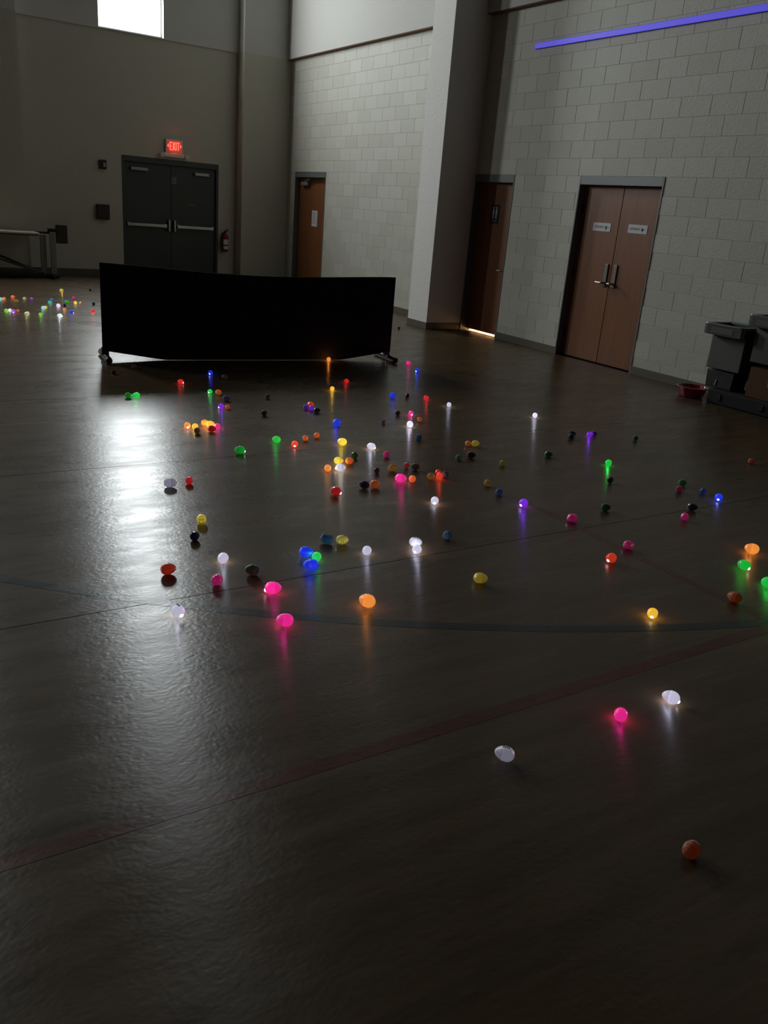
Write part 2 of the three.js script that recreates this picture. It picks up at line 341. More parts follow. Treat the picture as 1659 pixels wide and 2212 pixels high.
// ---------- things on the walls ----------
function sign(at, w, h, turn, label, draw) {   // thin printed plate: plate + raised print marks
  const o = thing('door_sign', label, 'sign', at, turn);
  part('plate', rbx(-w / 2, w / 2, -h / 2, h / 2, 0, 0.004, 0.002), M.paper, o); draw(o); return o;
}
function smallPrint(o, x0, x1, y, h, n, z = 0.0045) {   // a line of lettering too small to read in the photograph
  const g = []; const step = (x1 - x0) / n;
  for (let i = 0; i < n; i++) { const x = x0 + i * step; g.push(bx(x, x + step * 0.22, y - h / 2, y + h / 2, z - 0.001, z)); g.push(bx(x, x + step * 0.75, y + (i % 3 - 1) * h * 0.36 - h * 0.09, y + (i % 3 - 1) * h * 0.36 + h * 0.09, z - 0.001, z)); if (i % 2) g.push(bx(x + step * 0.55, x + step * 0.75, y - h / 2, y + h / 2, z - 0.001, z)); }
  part('lettering', g, M.ink, o);
}
const doorFace = XR + 0.0995;
for (const [z, y, label] of [[-7.885, 1.653, 'white lettered sign on the left leaf of the double doors'], [-7.3, 1.66, 'white lettered sign on the right leaf of the double doors']])
  sign([doorFace, y, z], 0.3, 0.1, wallTurn, label, (o) => {
    smallPrint(o, -0.12, 0.04, 0.002, 0.028, 9);
    part('emblem', [cyl(0.017, 0.017, 0.002, [0.075, -0.002, 0.0045], 'z', 20), bx(0.07, 0.08, -0.032, -0.014, 0.0035, 0.0048)], M.ink, o);
    part('small_mark', [bx(0.105, 0.128, -0.002, 0.003, 0.0035, 0.0046)], M.ink, o);
  });
{ // restroom sign
  const o = thing('restroom_sign', 'dark restroom sign with two figures on the single brown door', 'sign', [doorFace, 1.71, -10.02], wallTurn);
  part('plate', rbx(-0.09, 0.09, -0.13, 0.13, 0, 0.006, 0.003), std('#16181a', 0.4), o);
  for (const s of [-1, 1]) part('figure', [cyl(0.013, 0.013, 0.002, [s * 0.035, 0.085, 0.007], 'z', 16), bx(s * 0.035 - 0.016, s * 0.035 + 0.016, -0.005, 0.066, 0.006, 0.008), bx(s * 0.035 - 0.012, s * 0.035 - 0.002, -0.06, -0.005, 0.006, 0.008), bx(s * 0.035 + 0.002, s * 0.035 + 0.012, -0.06, -0.005, 0.006, 0.008)], M.paper, o);
  part('raised_lettering', [...Array(6)].map((_, i) => bx(-0.06 + i * 0.021, -0.047 + i * 0.021, -0.1, -0.08, 0.006, 0.008)), std('#6a6d6e', 0.5), o);
}
{ // notice on the small far door
  const o = thing('paper_notice', 'white paper notice on the small far brown door', 'notice', [XR + 0.099, 1.375, -15.71], wallTurn);
  part('sheet', bx(-0.12, 0.12, -0.15, 0.15, 0, 0.002), M.paper, o);
  part('lettering', [...Array(9)].map((_, i) => bx(-0.085, 0.085 - (i % 3) * 0.03, 0.1 - i * 0.024, 0.108 - i * 0.024, 0.0018, 0.0026)), std('#8a8f94', 0.8), o);
}
{ // number plate and label on the grey doors
  const o = thing('door_sign', 'tiny pale plate at the top of the grey exit doors', 'sign', [5.66, 1.86, ZB - 0.049]); part('plate', rbx(-0.05, 0.05, -0.06, 0.06, 0, 0.004, 0.001), std('#77787a', 0.6), o);
  part('lettering', [bx(-0.03, -0.018, -0.04, 0.04, 0.003, 0.005), bx(0, 0.032, 0.02, 0.035, 0.003, 0.005), bx(0, 0.032, -0.035, -0.02, 0.003, 0.005)], M.ink, o);
  const p = thing('door_sign', 'small faded lettering strip on the right grey exit leaf', 'sign', [6.02, 1.43, ZB - 0.049]); part('plate', rbx(-0.085, 0.085, -0.03, 0.03, 0, 0.003, 0.001), std('#4b4e4c', 0.6), p); smallPrint(p, -0.07, 0.07, 0, 0.03, 7, 0.0036); p.children[1].material = std('#8b8d8c', 0.7);
}
{ // exit sign with arrows and two emergency lamp heads
  const o = thing('exit_sign', 'glowing red EXIT sign with arrows above grey doors', 'exit sign', [5.645, 2.475, ZB]);
  part('housing', rbx(-0.17, 0.17, -0.115, 0.125, 0, 0.05, 0.012), M.whitePlastic, o);
  const face = std('#5a0d0a', 0.5, 0, { emissive: new THREE.Color(0.55, 0.012, 0.012), emissiveIntensity: 1 }), letters = std('#ff6a5a', 0.5, 0, { emissive: new THREE.Color(1.0, 0.16, 0.1), emissiveIntensity: 1.25 });
  const s = new THREE.Shape(); s.moveTo(-0.155, 0.02); s.lineTo(-0.11, 0.095); s.lineTo(0.11, 0.095); s.lineTo(0.155, 0.02); s.lineTo(0.11, -0.085); s.lineTo(-0.11, -0.085); s.closePath();
  const f = part('lens', (() => { const g = new THREE.ExtrudeGeometry(s, { depth: 0.004, bevelEnabled: false }); g.translate(0, 0, 0.05); return g; })(), face, o);
  const z0 = 0.054, z1 = 0.058, b = (x0, x1, y0, y1) => bx(x0, x1, y0, y1, z0, z1), t = 0.02, y0 = -0.07, y1 = 0.08;
  const slant = (xa, xb, w) => { const q = new THREE.Shape(); q.moveTo(xa - w / 2, y0); q.lineTo(xa + w / 2, y0); q.lineTo(xb + w / 2, y1); q.lineTo(xb - w / 2, y1); q.closePath(); const g = new THREE.ExtrudeGeometry(q, { depth: z1 - z0, bevelEnabled: false }); g.translate(0, 0, z0); return g; };
  part('letter', [b(-0.095, -0.095 + t, y0, y1), b(-0.095, -0.05, y1 - t, y1), b(-0.095, -0.05, y0, y0 + t), b(-0.095, -0.055, -0.005, 0.015)], letters, f);
  part('letter', [slant(-0.035, 0.008, t), slant(0.008, -0.035, t)], letters, f);
  part('letter', [b(0.024, 0.024 + t, y0, y1)], letters, f);
  part('letter', [b(0.068, 0.068 + t, y0, y1), b(0.052, 0.104, y1 - t, y1)], letters, f);
  for (const k of [-1, 1]) { const q = new THREE.Shape(); q.moveTo(k * 0.112, 0.05); q.lineTo(k * 0.145, 0.01); q.lineTo(k * 0.112, -0.03); q.closePath(); const g = new THREE.ExtrudeGeometry(q, { depth: z1 - z0, bevelEnabled: false }); g.translate(0, 0, z0); part('arrow', g, letters, f); }
  part('lamp_box', rbx(-0.2, 0.2, -0.2, -0.12, 0, 0.07, 0.015), M.whitePlastic, o);
  for (const k of [-1, 1]) part('lamp_head', [cyl(0.04, 0.046, 0.05, [k * 0.245, -0.165, 0.08], 'z', 20), rod(V(k * 0.19, -0.165, 0.05), V(k * 0.245, -0.165, 0.055), 0.012)], M.whitePlastic, o);
  const l = new THREE.PointLight(new THREE.Color(1, 0.08, 0.05), 0.05); l.name = 'exit_sign_light'; l.position.set(0, 0, 0.1); l.castShadow = true; l.shadow.radius = 1; o.add(l);
}
{ // alarm strobe, control box, extinguisher on the back wall
  const a = thing('alarm_strobe', 'small fire alarm strobe left of the grey exit doors', 'alarm', [4.285, 2.03, ZB]);
  part('plate', rbx(-0.065, 0.065, -0.08, 0.08, 0, 0.045, 0.01), std('#3a1512', 0.5), a); part('strobe_lens', rbx(-0.01, 0.04, -0.045, 0.03, 0.045, 0.075, 0.008), std('#9aa0a2', 0.2), a);
  const c = thing('control_box', 'dark control box on the wall left of the exit doors', 'control box', [4.255, 1.19, ZB]);
  part('case', rbx(-0.12, 0.12, -0.135, 0.135, 0, 0.07, 0.012), std('#3a2d26', 0.6), c); part('cover', rbx(-0.1, 0.1, -0.11, 0.11, 0.07, 0.078, 0.006), std('#332720', 0.6), c);
  const e = thing('fire_extinguisher', 'fire extinguisher with pale label hanging right of exit doors', 'extinguisher', [6.69, 0.58, ZB + 0.09]);
  part('cylinder', (() => { const p = [[0.001, 0], [0.06, 0], [0.068, 0.02], [0.068, 0.27], [0.06, 0.31], [0.03, 0.345], [0.022, 0.36], [0.001, 0.36]].map((q) => new THREE.Vector2(...q)); return new THREE.LatheGeometry(p, 28); })(), M.redPaint, e);
  part('label_band', new THREE.CylinderGeometry(0.0695, 0.0695, 0.1, 28, 1, true, -0.9, 1.8).translate(0, 0.19, 0), M.paper, e);
  part('label_band', new THREE.CylinderGeometry(0.0695, 0.0695, 0.06, 28, 1, true, -0.9, 1.8).translate(0, 0.08, 0), M.paper, e);
  part('valve', [cyl(0.02, 0.02, 0.05, [0, 0.385, 0]), rod(V(-0.01, 0.4, 0), V(0.06, 0.44, 0.02), 0.008), rod(V(-0.01, 0.41, 0), V(0.065, 0.4, 0.02), 0.007)], M.black, e);
  part('hose', new THREE.TubeGeometry(new THREE.CatmullRomCurve3([V(-0.02, 0.38, 0), V(-0.08, 0.34, 0.02), V(-0.088, 0.2, 0.02), V(-0.08, 0.06, 0.02)]), 24, 0.011, 8), M.black, e);
  part('bracket', [bx(-0.03, 0.03, 0.1, 0.34, -0.09, -0.068), bx(-0.072, 0.072, 0.24, 0.26, -0.075, -0.06)], M.black, e);
}
{ // blue-violet light strip high on the right wall
  const o = thing('light_strip', 'thin blue violet light strip high on the block wall', 'light strip', [XR - 0.003, 3.79, 0], wallTurn);
  part('channel', bx(-9.45, -3.2, -0.034, 0.034, 0, 0.012), std('#2a2a40', 0.5), o);
  part('diffuser', rbx(-9.45, -3.2, -0.033, 0.033, 0.012, 0.026, 0.006), std('#1a1850', 0.5, 0, { emissive: new THREE.Color(0.06, 0.045, 0.5), emissiveIntensity: 1 }), o);
}

// ---------- black banner screen ----------
{
  const A = V(2.1, 0, -8.54), B = V(5.22, 0, -8.2), d = B.clone().sub(A), len = d.length();
  const o = thing('banner_screen', 'long low black fabric screen standing on tubular feet', 'screen', A.toArray(), Math.atan2(-d.z, d.x));
  const s = new THREE.Shape(), N = 40, top = (t) => 0.945 - 0.055 * Math.sin(Math.PI * Math.min(1, t * 1.02)) ** 1.3 - 0.012 * t, bot = (t) => { const m = Math.min(t, 1 - t) * len; return 0.095 * Math.max(0, 1 - m / 0.6) + 0.004; };
  s.moveTo(-0.03, bot(0)); for (let i = 1; i <= N; i++) s.lineTo(-0.03 + (len + 0.06) * i / N, bot(i / N)); for (let i = N; i >= 0; i--) s.lineTo(-0.03 + (len + 0.06) * i / N, top(i / N)); s.closePath();
  const g = new THREE.ExtrudeGeometry(s, { depth: 0.008, bevelEnabled: false }); g.translate(0, 0, 0.028);
  part('fabric', g, M.fabric, o);
  for (const u of [0, len]) {
    part('post', rod(V(u, 0.06, 0), V(u, 0.9, 0), 0.022), M.blackTube, o);
    part('foot', [rod(V(u, 0.036, -0.27), V(u, 0.036, 0.25), 0.034, 18)], M.blackTube, o);
    part('foot_clamp', [rbx(u - 0.035, u + 0.035, 0.03, 0.13, -0.035, 0.03, 0.012)], M.black, o);
  }
}

// ---------- bi-level drinking fountain ----------
{
  const f = thing('drinking_fountain', 'two level grey drinking fountain on the right block wall', 'fountain', [XR - 0.004, 0, 0], wallTurn);
  for (const [u0, top, lab] of [[-5.66, 0.81, 'lower basin unit'], [-5.17, 0.955, 'higher basin unit']]) {
    const u1 = u0 + 0.46;
    const sh = new THREE.Shape(); sh.moveTo(u0, 0.0); sh.lineTo(u1, 0.0); sh.lineTo(u1, 0.42); sh.quadraticCurveTo(u1, 0.47, u1 - 0.05, 0.47); sh.lineTo(u0 + 0.05, 0.47); sh.quadraticCurveTo(u0, 0.47, u0, 0.42); sh.closePath();
    const hole = new THREE.Path(); const c = 0.035; hole.moveTo(u0 + c, 0.1); hole.lineTo(u1 - c, 0.1); hole.lineTo(u1 - c, 0.4); hole.quadraticCurveTo(u1 - c, 0.435, u1 - c - 0.04, 0.435); hole.lineTo(u0 + c + 0.04, 0.435); hole.quadraticCurveTo(u0 + c, 0.435, u0 + c, 0.4); hole.closePath(); sh.holes.push(hole);
    const g = new THREE.ExtrudeGeometry(sh, { depth: 0.1, bevelEnabled: true, bevelSize: 0.006, bevelThickness: 0.006, bevelSegments: 2 }); g.rotateX(Math.PI / 2); g.translate(0, top, 0.007);   // shape y becomes outward
    const basin = part('basin', g, M.stainless, f); basin.userData.label = lab;
    part('basin_bowl', [bx(u0 + 0.03, u1 - 0.03, top - 0.1, top - 0.09, 0.08, 0.44)], M.greyCabinet, basin);
    part('bubbler', [cyl(0.016, 0.014, 0.06, [u1 - 0.12, top + 0.03, 0.06]), rod(V(u1 - 0.12, top + 0.06, 0.06), V(u1 - 0.14, top + 0.075, 0.12), 0.016), cyl(0.02, 0.02, 0.05, [u1 - 0.09, top + 0.045, 0.03])], M.chrome, basin);
    part('push_plate', [rbx(u0 + 0.1, u1 - 0.1, top - 0.09, top - 0.03, 0.476, 0.486, 0.004)], M.greyCabinet, basin);
    part('cabinet', [rbx(u0 + 0.03, u1 - 0.03, top - 0.46, top - 0.106, 0, 0.35, 0.01)], M.greyCabinet, f);
  }
}
// things on the floor under the fountain
{
  const cs = thing('equipment_case', 'long flat black case lying on the floor below the fountain', 'case', [7.72, 0, -5.2], wallTurn);
  part('case_shell', rbx(-0.32, 0.72, 0.0, 0.15, -0.2, 0.16, 0.02), M.case, cs); for (const u of [-0.2, 0.3]) part('latch', rbx(u, u + 0.06, 0.05, 0.11, 0.16, 0.172, 0.004), M.hinge, cs);
  const bin = thing('waste_bin', 'small dark bin on the black case under the lower basin', 'bin', [7.76, 0.15, -5.47], wallTurn);
  const prof = []; { const w = 0.15, h = 0.165; const s = new THREE.Shape(); s.moveTo(-w, 0); s.lineTo(w, 0); s.lineTo(w + 0.012, h); s.lineTo(-w - 0.012, h); s.closePath(); const g = new THREE.ExtrudeGeometry(s, { depth: 0.22, bevelEnabled: true, bevelSize: 0.008, bevelThickness: 0.008, bevelSegments: 2 }); g.translate(0, 0.008, -0.11); prof.push(g); }
  part('body', prof, std('#121615', 0.5), bin); part('highlight_strip', [rod(V(-0.035, 0.03, 0.124), V(-0.025, 0.085, 0.124), 0.006)], M.whitePlastic, bin);  // white rod drawn in for a highlight on the bin front
  const bxn = thing('cardboard_box', 'brown cardboard box on the black case under the higher basin', 'box', [7.74, 0.15, -4.86], wallTurn);
  part('carton', rbx(-0.26, 0.22, 0, 0.3, -0.16, 0.12, 0.004), M.carton, bxn); part('tape', bx(-0.04, 0.01, 0.13, 0.3005, -0.1605, 0.1205), std('#8d6b3e', 0.5), bxn); part('flap_line', bx(-0.26, 0.22, 0.3, 0.304, -0.16, -0.022), M.carton, bxn);
  // crumpled red plastic
  const r = thing('plastic_tub', 'shallow translucent red plastic tub on the floor by the case', 'tub', [7.62, 0, -5.76], 0.3);
  const redM = phys({ color: '#b01838', roughness: 0.12, transmission: 0.45, thickness: 0, clearcoat: 1, clearcoatRoughness: 0.08 });
  const pts = [[0.001, 0.004], [0.11, 0.004], [0.125, 0.012], [0.15, 0.1], [0.168, 0.104], [0.168, 0.112], [0.146, 0.112], [0.12, 0.018], [0.001, 0.012]].map((q) => new THREE.Vector2(...q));
  const g = new THREE.LatheGeometry(pts, 40), p = g.attributes.position; for (let i = 0; i < p.count; i++) { const a = Math.atan2(p.getZ(i), p.getX(i)), k = 1 + 0.035 * Math.sin(a * 10) * (p.getY(i) > 0.05 ? 1 : 0.4); p.setX(i, p.getX(i) * k); p.setZ(i, p.getZ(i) * k); } g.computeVertexNormals();
  part('tub_body', g, redM, r);
}

// ---------- folded table gear at the far left ----------
{
  const o = thing('folding_table', 'pale topped table with folded leg frame at the far left wall', 'table', [2.2, 0, -16.55]);
  part('table_top', rbx(-1.3, 0.74, 0.755, 0.79, -0.22, 0.32, 0.01), M.tableTop, o);
  part('apron', bx(-1.28, 0.72, 0.735, 0.756, -0.2, 0.3), M.brownPanel, o);
  for (const [x, z] of [[0.85, -0.05], [1.0, 0.05], [-1.2, -0.1], [-1.2, 0.2]]) part('leg', rbx(x - 0.05, x + 0.05, 0.035, x > 0 ? (x > 0.9 ? 0.79 : 0.74) : 0.74, z - 0.02, z + 0.02, 0.006), M.tableLeg, o);
  part('hinge_bar', [rbx(0.72, 0.96, 0.765, 0.8, -0.03, 0.03, 0.008), rbx(0.93, 1.12, 0.8, 0.86, -0.02, 0.06, 0.008)], M.black, o);
  part('end_panel', rbx(1.07, 1.27, 0.61, 0.93, -0.02, 0.03, 0.014), M.brownPanel, o);
  part('base_rail', [rod(V(-1.25, 0.04, 0.1), V(1.05, 0.04, 0.1), 0.035), rod(V(0.9, 0.04, -0.2), V(0.95, 0.04, 0.3), 0.03)], M.black, o);
  part('brace', [rod(V(0.1, 0.36, 0.0), V(0.8, 0.08, 0.08), 0.018)], M.black, o); part('brace', [rod(V(-0.25, 0.42, 0.1), V(0.75, 0.1, 0.12), 0.018)], std('#3a3b38', 0.5), o);
}

// ---------- plastic eggs ----------
const EGG_L = 0.0315, EGG_R = 0.0235;   // half length, largest radius
const eggR = (x) => { const c = Math.max(-1, Math.min(1, x / EGG_L)); return EGG_R * Math.sqrt(Math.max(0, 1 - c * c)) * (1 + 0.16 * c) / 1.013; };
function lathe(profile, seg = 28) { const g = new THREE.LatheGeometry(profile.map(([r, y]) => new THREE.Vector2(Math.max(r, 0.00001), y)), seg); g.rotateZ(-Math.PI / 2); return toCreasedNormals(g, 0.7); }   // axis along +x (blunt end)
const SEAM = -0.002;
const eggBase = (() => { const p = [[eggR(SEAM) * 0.94, SEAM - 0.006], [eggR(SEAM) * 0.955, SEAM], [eggR(SEAM) * 0.995, SEAM + 0.0003]]; for (let i = 1; i <= 12; i++) { const x = EGG_L * Math.sin(i / 12 * Math.PI / 2); if (x > SEAM + 0.001) p.push([eggR(x), x]); } return lathe(p); })();
const eggCap = (() => { const p = []; for (let i = 12; i >= 1; i--) { const x = -EGG_L * Math.sin(i / 12 * Math.PI / 2); if (x < SEAM - 0.001) p.push([eggR(x) * (1 + 0.02 * (1 + x / EGG_L)), x]); } p.push([eggR(SEAM) * 1.035, SEAM - 0.0012], [eggR(SEAM) * 1.035, SEAM], [eggR(SEAM) * 0.98, SEAM + 0.0001]); return lathe(p); })();
const bulbShape = new THREE.SphereGeometry(0.0085, 16, 10);
const PALETTE = {   // shell colour, glow colour
  orange: ['#dd6a2a', '#ff7a34'], amber: ['#e8842e', '#ff9a42'], gold2: ['#e8b030', '#ffc63a'], gold: ['#9a6c1c', '#b88020'], redorange: ['#d8492a', '#ff4a2c'], red: ['#cf2a34', '#ff2f34'], pink: ['#d6487c', '#ff2a9c'],
  yellow: ['#d2c44a', '#ffe24a'], cream: ['#d8cf9a', '#e6dc9e'], tan: ['#b48a48', '#b89048'], peach: ['#d89868', '#eba268'], lime: ['#7cd44a', '#8ae83a'], green: ['#2c9a4c', '#1ee04a'], darkgreen: ['#0f7a3c', '#1c8a4c'], olive: ['#42682c', '#4a7830'], mint: ['#48c09a', '#58d8b0'],
  aqua: ['#9ad8d4', '#a8ece6'], sky: ['#2a7cc0', '#2a84d0'], blue: ['#2440d0', '#1c3cff'], teal: ['#167ea6', '#1c8cc0'], darkteal: ['#0c3c4c', '#0e4a5c'], navy: ['#0a0a3a', '#1010a0'], violet: ['#7a44b8', '#8a2cff'], purple: ['#80469c', '#a040d8'], purpledeep: ['#3c1c58', '#50208a'], darkpurple: ['#20081c', '#3c1040'], lilac: ['#d4c0e4', '#e6d2f6'],
  white: ['#d4d6e0', '#dcdcf8'], ice: ['#d2e4e4', '#dff2f2'], grey: ['#8c8c86', '#808080'], brown: ['#6a4a30', '#6a4a30'], black: ['#08080a', '#000000'],
};
const shells = new Map();
function shell(colour, lit) {
  const key = colour + lit; if (shells.has(key)) return shells.get(key);
  const [c, glow] = PALETTE[colour], on = lit >= 0.085;  // low glow on dull eggs stands in for window light through the shell
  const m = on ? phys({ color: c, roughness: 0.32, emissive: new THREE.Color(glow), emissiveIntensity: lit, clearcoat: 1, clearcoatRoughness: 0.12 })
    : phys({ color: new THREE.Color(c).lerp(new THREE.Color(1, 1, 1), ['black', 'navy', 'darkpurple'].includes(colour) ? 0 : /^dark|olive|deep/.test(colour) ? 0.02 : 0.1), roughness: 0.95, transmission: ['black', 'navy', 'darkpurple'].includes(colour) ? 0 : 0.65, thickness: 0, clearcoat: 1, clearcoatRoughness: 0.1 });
  shells.set(key, m); return m;
}
